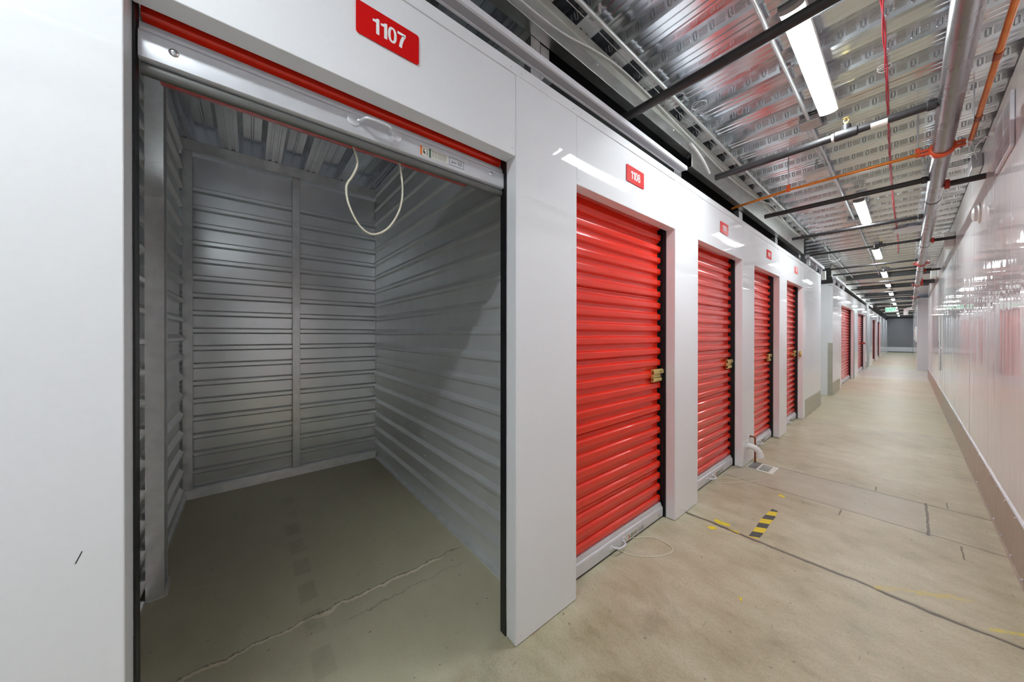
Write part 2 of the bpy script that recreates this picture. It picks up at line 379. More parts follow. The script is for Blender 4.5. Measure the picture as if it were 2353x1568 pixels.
# ------------------------------------------------------------------ interior of the open unit
XB = -3.83; UL, UR = -0.43, 1.118
def ribs(z0, z1, rib0, pitch, rw=0.042, d=0.018, lo=0.010, up=0.010, top=9):
    """profile (depth, z) of a ribbed wall panel from z0 to z1"""
    pr = [(0, z0)]; z = rib0
    while z < z0+0.03: z += pitch
    while z < min(top, z1-0.03):
        pr += [(0, z-rw/2), (d, z-rw/2+lo), (d, z+rw/2-up), (0, z+rw/2)]; z += pitch
    return pr + [(0, z1)]
def uw(nm, label): return struct(empty(nm, (0, 0, 0)), label)
wb = uw('wall_back', 'ribbed grey metal back wall of the open unit')
MB().prism([(XB+d, z) for d, z in ribs(0.0, 2.885, 0.06, 0.1497, 0.056, 0.024, 0.014, 0.014, 2.7)], 'y', UL-0.06, UR, closed=False).build('panel', 'unitb', wb, ang=20)
for y0, y1 in ((-0.429, -0.366), (0.327, 0.391)):
    MB().box(-3.808, -3.78, y0, y1, 0.07, 2.905).build('stud', 'stud', wb, bevel=0.003)
MB().box(-3.84, -3.775, UL-0.04, UR-0.02, 2.908, 3.0).build('top_track', 'stud', wb, bevel=0.003)
MB().prism([(-3.84, 0.0), (-3.765, 0.0), (-3.775, 0.07), (-3.84, 0.075)], 'y', UL, UR-0.02).build('bottom_track', 'stud', wb)
wr = uw('wall_partition_right', 'ribbed grey metal partition on the right of the open unit')
MB().prism([(UR-d, z) for d, z in ribs(0.0, 1.745, 0.162, 0.1545, 0.060, 0.019, 0.012, 0.030)], 'x', -3.82, REC-0.01, closed=False).build('panel', 'unit', wr, ang=20)
MB().prism([(UR-0.003-d, z) for d, z in ribs(1.742, 2.995, 1.862, 0.1545, 0.060, 0.019, 0.012, 0.030)], 'x', -3.82, REC-0.01, closed=False).build('panel', 'unit', wr, ang=20)
MB().prism([(UR, 0), (UR-0.035, 0), (UR-0.033, 0.014), (UR, 0.02)], 'x', -3.78, REC-0.03).build('bottom_track', 'stud', wr)
mb = MB()
for k in range(-1, 18): mb.ball((-2.458, UR-0.019, 0.245+0.1545*k), 0.0055, n=8, m=4)
mb.ball((-1.93, UR-0.002, 1.794), 0.005, n=8, m=4); mb.build('screw', 'plastic', wr)
wl2 = uw('wall_partition_left', 'ribbed grey metal partition on the left of the open unit')
MB().prism([(UL-0.005+d*1.4, z) for d, z in ribs(0.0, 2.995, 0.11, 0.1545, 0.06, 0.018, 0.010, 0.028)], 'x', -3.70, REC-0.02, closed=False).build('panel', 'unit', wl2, ang=20)
MB().prism([(UL, 0), (UL+0.03, 0), (UL+0.03, 0.035), (UL, 0.04)], 'x', -3.76, -2.56).build('bottom_track', 'stud', wl2)
MB().prism([(UL, 0), (UL+0.02, 0), (UL+0.018, 0.02), (UL, 0.03)], 'x', -2.44, REC-0.03).build('bottom_track', 'stud', wl2)
st = MB()
st.prism([(-2.455, -0.412), (-2.455, -0.345), (-2.472, -0.345), (-2.472, -0.352), (-2.462, -0.352), (-2.462, -0.408), (-2.545, -0.408), (-2.545, -0.352), (-2.535, -0.352), (-2.535, -0.345), (-2.553, -0.345), (-2.553, -0.412)], 'z', 0.0, 3.0)
o = st.build('stud', 'stud', wl2, ang=20); 
MB().box(-2.57, -2.45, -0.412, -0.335, 0.0, 0.004).box(-2.56, -2.452, -0.343, -0.336, 0.0, 0.05).build('foot_clip', 'stud', wl2)
for y in (UL-0.03, UR+0.022):    # back side of the partitions, seen through the gap above the front
    pass

# ------------------------------------------------------------------ overhead steel on the left
BX = -1.11
def lbl_thing(mb, name, mat, label, cat, group=None, **k): return tag(mb.build(name, mat, **k), label, cat, group)
def cbeam(y0, y1, zu, zf, name, label):
    r = empty(name, (BX, y0, zu), label, 'beam'); T = Matrix.Translation((-BX, -y0, -zu))
    a = MB().prism([(BX-0.055, zu), (BX, zu), (BX, zf), (BX-0.006, zf), (BX-0.006, zu+0.006), (BX-0.055, zu+0.006)], 'y', y0, y1).build('lower_channel', 'gbeam', r, bevel=0.0015)
    b = MB().prism([(BX-0.02, zf), (BX-0.001, zf), (BX-0.001, zf+0.035), (BX+0.004, zf+0.039), (BX+0.004, 2.999), (BX-0.02, 2.999)], 'y', y0, y1).build('upper_web', 'beam', r)
    for q in (a, b): q.matrix_parent_inverse = T
    y = y0+0.25
    while y < y1: MB().ball((BX+0.001, y, zf-0.02), 0.006, n=8, m=4).build('bolt', 'chrome', r).matrix_parent_inverse = T; y += 0.92
cbeam(Y0, 2.78, 2.835, 2.918, 'steel_beam', 'galvanized beam under the deck above the nearest white rail')
cbeam(2.782, 7.22, 2.737, 2.928, 'steel_beam', 'deeper galvanized beam above doors 1108 to 1111')
cbeam(10.3, 24, 2.72, 2.90, 'steel_beam', 'galvanized beam above the far run of red doors')
def rail(y0, y1, label, z=2.60, h=0.026, studs=None):
    r = empty('white_rail', (-1.07, y0, z), label, 'rail', None); T = Matrix.Translation((1.07, -y0, -z))
    q = MB().prism([(-1.10, z), (-1.088, z), (-1.088, z+0.008), (-1.052, z+0.008), (-1.052, z), (-1.040, z), (-1.040, z+h), (-1.10, z+h)], 'y', y0, y1).build('channel', 'rail', r, bevel=0.001); q.matrix_parent_inverse = T
    q = MB().box(-1.088, -1.052, y0+0.004, y1-0.004, z+0.002, z+0.0075).build('grey_insert', 'railg', r); q.matrix_parent_inverse = T
    for yc in ([-0.4, 1.132] if studs is None else studs):
        if studs is None: MB().box(-1.166, -1.0995, yc-0.02, yc+0.02, z+0.004, z+0.020).build('bracket', 'galv', r).matrix_parent_inverse = T
        else: MB().box(-1.10, -1.06, yc-0.02, yc+0.02, HC-0.001, z+0.001).build('post', 'rail', r).matrix_parent_inverse = T
rail(-3.2, 2.53, 'long white steel rail running above the 1107 and 1108 header panels')
rail(7.25, 8.75, 'short white rail above the wide end panel past door 1111', 2.662, 0.05, [7.4, 8.05, 8.62])
rail(10.35, 12.3, 'short white rail at the start of the far run of doors', 2.662, 0.05, [10.45, 11.2, 12.1])
for k in range(6):
    yc = 1.132+1.53*k; lo = ['1107 and 1108', '1108 and 1109', '1109 and 1110', '1110 and 1111', '1111 and the end panel', None][k]
    if lo is None: continue
    r = MB().box(-1.215, -1.165, yc-0.066, yc-0.002, HC-0.02, 2.735 if k else 2.834).box(-1.215, -1.168, yc+0.002, yc+0.066, HC-0.02, 2.735 if k else 2.834)
    lbl_thing(r, 'wall_stud', 'galv', f'galvanized double stud in the gap above the wall between doors {lo}' if k < 4 else 'galvanized double stud in the gap above the end panel', 'stud', 'studs above the facade', bevel=0.002)
struct(MB().box(-1.30, -1.29, 1.15, 8.6, HC-0.05, 3.0).box(-1.30, -1.29, Y0, -0.47, HC-0.05, 3.0).build('void_shade_sheet', 'dark'), 'added dark sheet painted as the unlit void behind the gap above the closed units')  # added sheet; its dark colour stands in for shade in the void

# ------------------------------------------------------------------ roll-up doors
DX = -1.182
def curtain_prof(z0, z1, seam=5):
    p = 0.0855; pr = []; z = z0; i = 0
    cell = [(0.0, -0.021), (0.010, -0.021), (0.013, -0.0203), (0.022, -0.002), (0.025, -0.0003), (0.029, 0.0), (0.052, 0.0), (0.056, -0.0003), (0.059, -0.002), (0.068, -0.0203), (0.071, -0.021)]
    cells = [(0.0, -0.021), (0.004, -0.021), (0.005, -0.012), (0.009, -0.012), (0.010, -0.021)] + cell[2:]
    while z < z1-0.02:
        for a, d in (cells if i % seam == 3 else cell):
            if z+a < z1: pr.append((d, z+a))
        z += p; i += 1
    return pr + [(-0.021, z1)]
def handle_mb(y, z, x, w=0.14):
    mb = MB()
    mb.tube(smooth_path([(x+0.004, y-w/2+0.012, z), (x+0.012, y-w/2+0.022, z+0.001), (x+0.034, y-w/4, z+0.002), (x+0.038, y, z+0.002), (x+0.034, y+w/4, z+0.002), (x+0.012, y+w/2-0.022, z+0.001), (x+0.004, y+w/2-0.012, z)], 4), [0.006]*4+[0.0065]*17+[0.006]*4, 10)
    for s in (-1, 1):
        yy = y+s*w/2
        mb.tube([(x, yy, z), (x+0.003, yy, z), (x+0.0045, yy, z)], [0.019, 0.019, 0.016], 18)
    return mb
def rivets(pts, x):
    return [MB().tube([(x, y, z), (x+0.003, y, z), (x+0.005, y, z)], [0.010, 0.008, 0.003], 14) for y, z in pts]
def letters(body, size, mat, parent, label=None, extrude=0.0002, offset=0.0):
    t = bpy.data.curves.new('lettering', 'FONT'); t.body = body; t.size = size; t.extrude = extrude; t.align_x = 'CENTER'; t.offset = offset
    f = bpy.data.objects.new('lettering', t); C.objects.link(f)
    me = bpy.data.meshes.new_from_object(f.evaluated_get(bpy.context.evaluated_depsgraph_get()))
    bpy.data.objects.remove(f); me.name = 'lettering'; me.materials.clear(); me.materials.append(MT[mat])
    o = bpy.data.objects.new('lettering', me); C.objects.link(o); o.parent = parent
    if label: o['label'] = label
    return o
def stickers(o, y, z, x):
    """warning label and maker's plate on a bottom bar, printed side towards the corridor"""
    q = MB().box(x, x+0.0006, y, y+0.115, z, z+0.034).build('warning_label', 'paper', o); q['label'] = 'white warning label with orange and green bars'
    MB().box(x+0.0006, x+0.001, y, y+0.008, z, z+0.034).build('orange_bar', 'orangeink', q)
    MB().box(x+0.0006, x+0.001, y+0.036, y+0.043, z, z+0.034).build('green_bar', 'green', q)
    m = MB()
    m.ball((x+0.0008, y+0.015, z+0.023), 0.003, sc=(0.15, 1, 1), n=10, m=6).box(x+0.0006, x+0.001, y+0.012, y+0.016, z+0.009, z+0.019).box(x+0.0006, x+0.001, y+0.016, y+0.021, z+0.013, z+0.016).box(x+0.0006, x+0.001, y+0.017, y+0.020, z+0.006, z+0.013)
    m.build('falling_figure', 'blackink', q)
    m = MB()
    for k in range(3): m.box(x+0.0006, x+0.0009, y+0.025+k*0.0033, y+0.0265+k*0.0033, z+0.004, z+0.030)
    for k in range(19): m.box(x+0.0006, x+0.0009, y+0.046+k*0.0034, y+0.0474+k*0.0034, z+0.003+0.004*(k % 3 == 1), z+0.031)
    m.build('small_print', 'ink', q)
    p = MB().box(x, x+0.0005, y+0.12, y+0.19, z, z+0.034).build('maker_plate', 'alu', o); p['label'] = 'printed maker plate with black outline'
    m = MB(); e = 0.0011
    m.box(x+0.0005, x+0.001, y+0.122, y+0.188, z+0.002, z+0.002+e).box(x+0.0005, x+0.001, y+0.122, y+0.188, z+0.032-e, z+0.032)
    m.box(x+0.0005, x+0.001, y+0.122, y+0.122+e, z+0.002, z+0.032).box(x+0.0005, x+0.001, y+0.188-e, y+0.188, z+0.002, z+0.032)
    for k in range(4): m.box(x+0.0005, x+0.0009, y+0.160, y+0.182-0.003*(k % 2), z+0.023-k*0.0042, z+0.0243-k*0.0042)
    m.build('outline', 'blackink', p)
    f = letters('Janus', 0.0115, 'blackink', p)
    f.matrix_local = Matrix(((0, 0, 1, x+0.0008), (1, 0, 0, y+0.143), (0, 1, 0, z+0.013), (0, 0, 0, 1)))
def cord(o, pts, r=0.0028): return MB().tube(smooth_path(pts, 7), r, 8).build('pull_cord', 'rope', o)
def latch(o, y1, z, x):
    """brass slide latch: two rails with the bolt between them"""
    l = empty('latch', (0, 0, 0)); l.parent = o; l['label'] = 'brass slide latch'
    m = MB()
    m.prism([(x, z+0.050), (x+0.012, z+0.050), (x+0.020, z+0.040), (x+0.020, z+0.018), (x+0.016, z+0.016), (x+0.014, z+0.038), (x, z+0.044)], 'y', y1-0.155, y1-0.01)
    m.prism([(x, z-0.044), (x+0.012, z-0.044), (x+0.018, z-0.034), (x+0.018, z-0.021), (x+0.014, z-0.014), (x+0.012, z-0.032), (x, z-0.038)], 'y', y1-0.155, y1-0.035)
    m.box(x-0.006, x-0.002, y1-0.15, y1-0.03, z-0.042, z+0.048)
    m.build('latch_plate', 'brass', l, bevel=0.001)
    MB().box(x+0.002, x+0.010, y1-0.165, y1-0.02, z-0.012, z+0.014).box(x+0.002, x+0.022, y1-0.17, y1-0.163, z-0.014, z+0.016).build('slide_bolt', 'brass', l, bevel=0.001)
    m = MB()
    for k in range(2): m.box(x+0.0195, x+0.0206, y1-0.075+k*0.022, y1-0.066+k*0.022, z+0.026, z+0.038)
    m.cyl((x+0.01, y1-0.03, z-0.008), (x+0.01, y1-0.03, z+0.018), 0.007, 10)
    m.build('keeper_pin', 'blackink', l)
def tracks(o, w, z1=HD+0.05, slim=False):
    for s in (0, 1):
        y = 0.0 if s == 0 else w; d = 1 if s == 0 else -1
        m = MB(); th, xb, lip = (0.004, DX-0.006, 0.004) if slim else (0.006, DX-0.02, 0.030)
        ya, yb = sorted((y, y+d*th)); m.box(xb, REC-0.002, ya, yb, 0.0, z1)
        ya, yb = sorted((y, y+d*lip)); m.box(xb-0.002, xb+0.002, ya, yb, 0.0, z1)
        if not slim: ya, yb = sorted((y, y+d*lip*0.5)); m.box(DX+0.016, DX+0.019, ya, yb, 0.0, z1)
        m.build('guide_track', 'black', o)
def bottom_bar_prof(x, z): return [(x-0.030, z), (x+0.006, z), (x+0.012, z+0.004), (x+0.012, z+0.062), (x+0.009, z+0.070), (x+0.002, z+0.075), (x+0.002, z+0.083), (x-0.006, z+0.098), (x-0.030, z+0.098)]
def closed_door(w, near=True, lat=True, red_latch=False, cordpts=None):
    o = empty('roll_up_door', (0, 0, 0)); e = 0.022
    MB().prism([(DX+d, z) for d, z in curtain_prof(0.098, HD+0.09)], 'y', e, w-e, closed=False).build('curtain', 'red', o, ang=50)
    bb = MB().prism(bottom_bar_prof(DX+0.008, 0.012), 'y', e, w-e).build('bottom_bar', 'alu', o, ang=40)
    MB().prism([(DX-0.02, 0.0), (DX+0.012, 0.0), (DX+0.014, 0.012), (DX-0.02, 0.012)], 'y', e, w-e).build('rubber_seal', 'black', o)
    x = DX+0.020
    if near:
        tracks(o, w)
        h = handle_mb(w*0.43+0.02, 0.045, x).build('handle', 'alu', bb, ang=50)
        [r.build('rivet', 'chrome', bb) for r in rivets([(w-0.08, 0.045), (0.08, 0.045)], x)]
        stickers(bb, w*0.56, 0.022, x)
    else: tracks(o, w)
    if cordpts: cord(o, cordpts)
    if lat: latch(o, w, 1.07, DX+0.001)
    return o
W = COL[1]-(COL[0]+COLW)
base_pts = [(-1.20, 0.50, 0.004), (-1.161, 0.506, 0.004), (-1.086, 0.527, 0.003), (-0.993, 0.617, 0.003), (-0.95, 0.70, 0.003), (-0.94, 0.764, 0.003), (-0.965, 0.80, 0.003), (-1.003, 0.809, 0.003), (-1.087, 0.80, 0.003), (-1.166, 0.695, 0.004), (-1.20, 0.65, 0.004)]
d8 = closed_door(W, cordpts=base_pts)
tag(d8, 'closed red corrugated roll-up door under the number plate 1108, nearest shut door', 'door', 'red roll-up doors'); d8.location = (0, COL[0]+COLW, 0)
p9 = [(-1.20, 0.46, 0.004), (-1.15, 0.47, 0.003), (-1.08, 0.56, 0.003), (-0.97, 0.72, 0.003), (-0.90, 0.84, 0.003), (-0.91, 0.89, 0.003), (-0.96, 0.87, 0.003), (-1.04, 0.76, 0.003), (-1.10, 0.70, 0.003), (-1.16, 0.62, 0.003), (-1.20, 0.6, 0.004)]
NAMES = [('closed red roll-up door under the number plate 1109, left of the white drain elbow', COL[1]+COLW),
         ('closed red roll-up door under the number plate 1110, right of the white drain elbow', COL[2]+COLW),
         ('closed red roll-up door with a round brass padlock, under the number plate 1111', COL[3]+COLW)]
for i, (lb, y) in enumerate(NAMES):
    c = copy_tree(d8); c['label'] = lb; c.location = (0, y, 0)
    for ch in list(c.children):
        if ch.name.startswith('pull_cord'):
            bpy.data.objects.remove(ch)
    if i == 0: cord(c, p9)
    else:
        cord(c, [(-1.20, 0.50, 0.004), (-1.16, 0.52, 0.003), (-1.09, 0.60, 0.003), (-1.04, 0.70, 0.003), (-1.06, 0.74, 0.003), (-1.12, 0.70, 0.003), (-1.17, 0.64, 0.003), (-1.20, 0.62, 0.004)])
    if i == 2: MB().box(DX+0.004, DX+0.012, W-0.34, W-0.02, 1.05, 1.085).build('hasp', 'copper', c)['label'] = 'coppery slide bar'
FL = ['wide closed red door right after the side passage on the left', 'closed red door with a red latch just before the grey column',
      'narrow-looking closed red door just past the grey column', 'farthest closed red door on the left']
for i, (a, b) in enumerate(FOP):
    c = closed_door(b-a, near=False, lat=False); tag(c, FL[i], 'door', 'red roll-up doors'); c.location = (0, a, 0)
    if i == 1:
        q = MB().box(DX, DX+0.03, (b-a)-0.35, (b-a)-0.02, 1.03, 1.08).box(DX+0.02, DX+0.09, (b-a)-0.02, (b-a)+0.03, 1.02, 1.09).build('latch', 'redclamp', c, bevel=0.004); q['label'] = 'dark red latch'
    if i == 2: MB().box(DX, DX+0.006, 0.6, 1.1, 1.15, 1.55).build('notice', 'paper', c)
# padlock on 1111
pl = empty('padlock', (-1.125, COL[4]-0.02, 1.07), 'round brass disc padlock hanging on the latch of door 1111', 'padlock')
m = MB(); m.tube([(0.0, 0, 0), (0.004, 0, 0), (0.022, 0, 0), (0.026, 0, 0)], [0.038, 0.045, 0.045, 0.038], 24); m.build('body', 'brass', pl, ang=40)
MB().tube([(0.026, 0, -0.008), (0.0275, 0, -0.008)], 0.009, 14).build('keyway', 'copperd', pl)
MB().tube(smooth_path([(0.012, -0.03, 0.012), (0.012, -0.055, 0.012), (0.012, -0.06, -0.004), (0.012, -0.03, -0.012)], 5), 0.005, 8).build('shackle', 'chrome', pl)

# the open door of unit 1107
w0 = COL[0]+0.212
od = empty('roll_up_door', (0, -0.212, 0), 'raised red roll-up door of open unit 1107, rolled up behind its header', 'door', 'red roll-up doors')
bz = 2.036
MB().prism([(DX+d, z) for d, z in curtain_prof(bz+0.098, 2.26)], 'y', 0.008, w0-0.008, closed=False).build('curtain', 'red', od, ang=50)
bb = MB().prism(bottom_bar_prof(DX+0.008, bz), 'y', 0.007, w0-0.007).build('bottom_bar', 'alu', od, ang=40)
MB().prism([(DX+0.000+0.011*math.cos(t*math.pi/6), bz-0.015+0.0155*math.sin(t*math.pi/6)) for t in range(12)], 'y', 0.008, w0-0.008).build('rubber_seal', 'seal', od, ang=60)
handle_mb(0.339+0.212, bz+0.047, DX+0.02).build('handle', 'alu', bb, ang=50)
[r.build('rivet', 'chrome', bb) for r in rivets([(0.067, bz+0.04), (0.829+0.212, bz+0.045)], DX+0.02)]
stickers(bb, 0.52+0.212-0.02, bz+0.016, DX+0.02)
m = MB(); n = 40; rr = []
for k in range(n+1):
    t = k/n*2*math.pi; rr.append((-1.352+0.158*math.cos(t), 2.262+0.158*math.sin(t)))
m.prism(rr[:-1], 'y', 0.012, w0-0.07); m.build('curtain_roll', 'red', od, ang=60)
tracks(od, w0, slim=True)
cord(od, [(-1.215, 0.488, 2.10), (-1.215, 0.488, 2.04), (-1.215, 0.506, 1.975), (-1.215, 0.492, 1.925), (-1.215, 0.471, 1.88), (-1.215, 0.478, 1.82), (-1.215, 0.512, 1.755), (-1.215, 0.556, 1.732), (-1.215, 0.61, 1.765), (-1.215, 0.652, 1.84), (-1.215, 0.665, 1.92), (-1.215, 0.655, 2.01), (-1.215, 0.643, 2.06), (-1.215, 0.64, 2.10)], 0.0034)

# ------------------------------------------------------------------ number plates
def ring(mb, cx, cy, ax, ay, bx, by, n=28, k=0.0006):
    vs = []; fs = []
    for i in range(n):
        t = 2*math.pi*i/n
        e = lambda rx, ry: (k, cx+rx*(abs(math.cos(t))**0.85)*math.copysign(1, math.cos(t)), cy+ry*(abs(math.sin(t))**0.85)*math.copysign(1, math.sin(t)))
        vs += [e(ax, ay), e(bx, by)]
    for i in range(n): j = (i+1) % n; fs.append((2*i, 2*j, 2*j+1, 2*i+1))
    mb.add(vs, fs)
def poly(mb, pts, k=0.0006): mb.add([(k, a, b) for a, b in pts], [tuple(range(len(pts)))])
def ribbon(mb, pts, h, k=0.0006):
    P = [Vector((a, b, 0)) for a, b in pts]; vs = []
    for i, p in enumerate(P):
        t = (P[min(i+1, len(P)-1)]-P[max(i-1, 0)]).normalized(); nn = Vector((-t.y, t.x, 0))*h
        vs += [(k, p.x+nn.x, p.y+nn.y), (k, p.x-nn.x, p.y-nn.y)]
    mb.add(vs, [(2*i, 2*i+1, 2*i+3, 2*i+2) for i in range(len(P)-1)])
def glyph(ch, s, ox, oz):
    mb = MB()
    if ch == '1': poly(mb, [(0.27, 0), (0.47, 0), (0.47, 1.0), (0.33, 1.0), (0.27, 0.93)]); poly(mb, [(0.27, 0.93), (0.18, 0.87), (0.06, 0.86), (0.06, 0.71), (0.27, 0.71)])
    elif ch == '0': ring(mb, 0.30, 0.5, 0.285, 0.515, 0.115, 0.37)
    elif ch == '7': poly(mb, [(0.02, 0.83), (0.58, 0.83), (0.58, 1.0), (0.02, 1.0)]); ribbon(mb, [(0.49, 0.86), (0.40, 0.70), (0.31, 0.47), (0.245, 0.22), (0.22, 0.0)], 0.098)
    elif ch == '8': ring(mb, 0.30, 0.745, 0.255, 0.27, 0.105, 0.135); ring(mb, 0.30, 0.285, 0.285, 0.30, 0.115, 0.155)
    elif ch == '9':
        ring(mb, 0.29, 0.675, 0.28, 0.34, 0.12, 0.195)
        ribbon(mb, [(0.485, 0.68), (0.47, 0.40), (0.41, 0.20), (0.30, 0.085), (0.20, 0.09), (0.12, 0.22)], 0.09)
    mb.v = [(x, ox+a*s, oz+b*s) for x, a, b in mb.v]; return mb
ADV = {'1': 0.50, '0': 0.62, '7': 0.60, '8': 0.62, '9': 0.62}
def number_plate(y, txt, lb):
    o = empty('number_plate', (A, y, 2.362), lb, 'sign', 'red unit number plates')
    W2, H2, rc = 0.1015, 0.051, 0.009; pr = []
    for cx, cz, a0 in ((W2-rc, H2-rc, 0), (-W2+rc, H2-rc, 90), (-W2+rc, -H2+rc, 180), (W2-rc, -H2+rc, 270)):
        pr += [(cx+rc*math.cos(math.radians(a0+k*22.5)), cz+rc*math.sin(math.radians(a0+k*22.5))) for k in range(5)]
    MB().prism(pr, 'x', 0.0, 0.003).build('plate', 'redsign', o, ang=40)
    s = 0.05; wd = sum(ADV[c] for c in txt)*s; ox = -wd/2; al = MB()
    for c in txt:
        g = glyph(c, s, ox, -0.025); al.add(g.v, g.f); ox += ADV[c]*s
    al.v = [(0.0036, b, c) for a, b, c in al.v]; q = al.build('numerals', 'white_ink', o, smooth=False); q['label'] = f'white numerals {txt}'
for i, (y, t, lb) in enumerate([(0.359, '1107', 'red plate reading 1107 on the header of the open unit'), (1.877, '1108', 'red plate reading 1108 above the nearest closed door'),
        (3.426, '1109', 'red plate reading 1109 above the second closed door'), (4.953, '1110', 'red plate reading 1110 above the third closed door'), (6.475, '1111', 'red plate reading 1111 above the padlocked door')]):
    number_plate(y, t, lb)

# ------------------------------------------------------------------ right wall
WR = struct(empty('wall_right', (B, 0, 0)), 'glossy white panelled corridor wall')
mb = MB(); y = Y0; R1 = random.Random(3)
while y < 17.0:
    wd = 0.305 if y < 16.6 else 17.0-y
    a, b = R1.uniform(-0.0012, 0.0012), R1.uniform(-0.0012, 0.0012); c = R1.uniform(-0.0015, 0.0015)
    y1 = y+wd-0.002
    mb.add([(B+a, y, 0), (B+b, y1, 0), (B+b+c, y1, 2.985), (B+a+c, y, 2.985), (B+0.03, y, 0), (B+0.03, y1, 0), (B+0.03, y1, 2.985), (B+0.03, y, 2.985)],
           [(0, 3, 2, 1), (4, 5, 6, 7), (0, 4, 7, 3), (1, 2, 6, 5), (3, 7, 6, 2), (0, 1, 5, 4)])
    y += wd
o = mb.build('panel', 'wallr', WR, smooth=False); o.matrix_parent_inverse = Matrix.Translation((-B, 0, 0))
o = MB().box(B+0.03, B+0.06, Y0, 17.0, 0, 2.98).build('backing', 'rail', WR); o.matrix_parent_inverse = Matrix.Translation((-B, 0, 0))
bs = struct(MB().prism([(B-0.004, 0.012), (B, 0.012), (B, 0.32), (B-0.004, 0.32)], 'y', Y0, 16.95).build('baseboard_right', 'diamond'), 'tread plate kick panel along the right wall')
MB().box(B-0.007, B, Y0, 16.95, 0.318, 0.325).build('top_edge_trim', 'alu', bs)
MB().prism([(B-0.012, 0.0), (B, 0.0), (B, 0.016), (B-0.004, 0.016)], 'y', Y0, 16.95).build('bottom_edge_trim', 'diamond', bs)
m = MB(); yy = 1.6
while yy < 9: m.ball((B-0.007, yy, 0.305), 0.006, n=8, m=4); m.ball((B-0.007, yy+0.12, 0.035), 0.006, n=8, m=4); yy += 0.31
m.build('screw', 'alu', bs)
# blocks beyond the cross passages on the right
w2 = struct(empty('wall_far_right', (0.22, 20.5, 0)), 'white wall block beyond the cross passage on the right'); T = Matrix.Translation((-0.22, -20.5, 0))
for q in (MB().box(0.22, 1.5, 20.5, 24.0, 0, 2.85).build('panel', 'white', w2, bevel=0.004), MB().box(0.24, 1.5, 25.0, YL, 0, 2.9).build('panel', 'white', w2, bevel=0.004)): q.matrix_parent_inverse = T
struct(MB().box(0.25, 0.29, 24.02, 24.98, 0.01, 2.1).build('door_1', 'plastic', bevel=0.004), 'white flush door on the far right')
lbl_thing(MB().box(0.195, 0.22, 22.3, 22.6, 1.1, 1.75), 'wall_notice', 'plastic', 'white notice board on the far right wall nearer the cross passage', 'notice', 'white notices far right', bevel=0.004)
lbl_thing(MB().box(0.215, 0.24, 30.2, 30.7, 1.1, 1.75), 'wall_notice', 'plastic', 'white notice board on the far right wall nearer the grey end wall', 'notice', 'white notices far right', bevel=0.004)
# far end
we = struct(empty('wall_far', (0, YL, 0)), 'grey end wall of the corridor with a steel kick plate'); T = Matrix.Translation((0, -YL, 0))
q = MB().box(-1.5, 0.6, YL, YL+0.1, 0, 3.0).build('panel', 'endw', we); q.matrix_parent_inverse = T
q = MB().box(-1.12, 0.23, YL-0.006, YL, 0.05, 0.42).build('kick_plate', 'alu', we); q.matrix_parent_inverse = T
q = MB().box(-1.16, 0.24, YL-0.012, YL, 0.0, 0.05).box(-1.16, -1.12, YL-0.012, YL, 0, 2.75).box(-1.16, 0.24, YL-0.03, YL, 2.75, 2.86).build('frame', 'pipe', we); q.matrix_parent_inverse = T
struct(MB().box(-4.2, 1.6, Y0-0.1, Y0, 0, 3.1).build('wall_behind', 'white'), 'white wall closing the corridor behind the camera')
struct(MB().box(1.5, 1.6, 17.0, 20.5, 0, 3.05).build('wall_passage_right', 'white'), 'white wall of the right cross passage')
struct(MB().box(-3.7, -3.6, 8.7, 10.27, 0, 3.05).build('wall_passage_left', 'white'), 'white wall of the left side passage')

# ------------------------------------------------------------------ strip lights
def strip_light():
    o = empty('strip_light', (0, 0, 0)); L = 1.13
    MB().box(-0.046, 0.046, 0.0, L, -0.0455, -0.012).box(-0.03, 0.03, 0, L, -0.012, 0.0).build('housing', 'plastic', o, bevel=0.003)
    pr = [(0.043*math.cos(math.pi+t*math.pi/12), -0.050+0.011*math.sin(math.pi+t*math.pi/12)) for t in range(13)] + [(0.043, -0.045), (-0.043, -0.045)]
    MB().prism(pr, 'y', 0.035, L-0.006).build('lens', 'lens', o, ang=60)
    for a, b in ((0.0, 0.035), (L-0.006, L)):
        pr2 = [(0.045*math.cos(math.pi+t*math.pi/12), -0.050+0.013*math.sin(math.pi+t*math.pi/12)) for t in range(13)] + [(0.045, -0.030), (-0.045, -0.030)]
        MB().prism(pr2, 'y', a, b).build('end_cap', 'grey', o, ang=60)
    for q in (0.2, L-0.2): MB().cyl((0, q, 0), (0, q, 0.074), 0.006, 8).build('hanger', 'cond', o)
    return o
L0 = strip_light()
LY = [1.906, 5.28, 8.45, 11.6, 14.5, 17.5, 20.4, 23.5, 26.6, 29.8, 34.0, 38.0, -1.45, -4.8]
LL = ['glowing strip light nearest the camera, crossed by a black pipe', 'second glowing strip light along the corridor, beyond the white ceiling box',
      'third glowing strip light along the corridor', 'fourth glowing strip light along the corridor, left of the second orange clamp', 'fifth glowing strip light along the corridor',
      'sixth glowing strip light along the corridor', 'seventh glowing strip light, just before the exit sign', 'eighth glowing strip light, beside the exit sign', 'ninth glowing strip light, behind the exit sign', 'tenth glowing strip light near the far end', 'eleventh strip light near the far end', 'last strip light before the grey end wall', 'strip light just behind the camera', 'strip light farther behind the camera']
for i, y in enumerate(LY):
    c = L0 if i == 0 else copy_tree(L0)
    tag(c, LL[i], 'light', 'ceiling strip lights'); c.location = (-0.343-0.0035*max(0, y-2), y, 2.925)

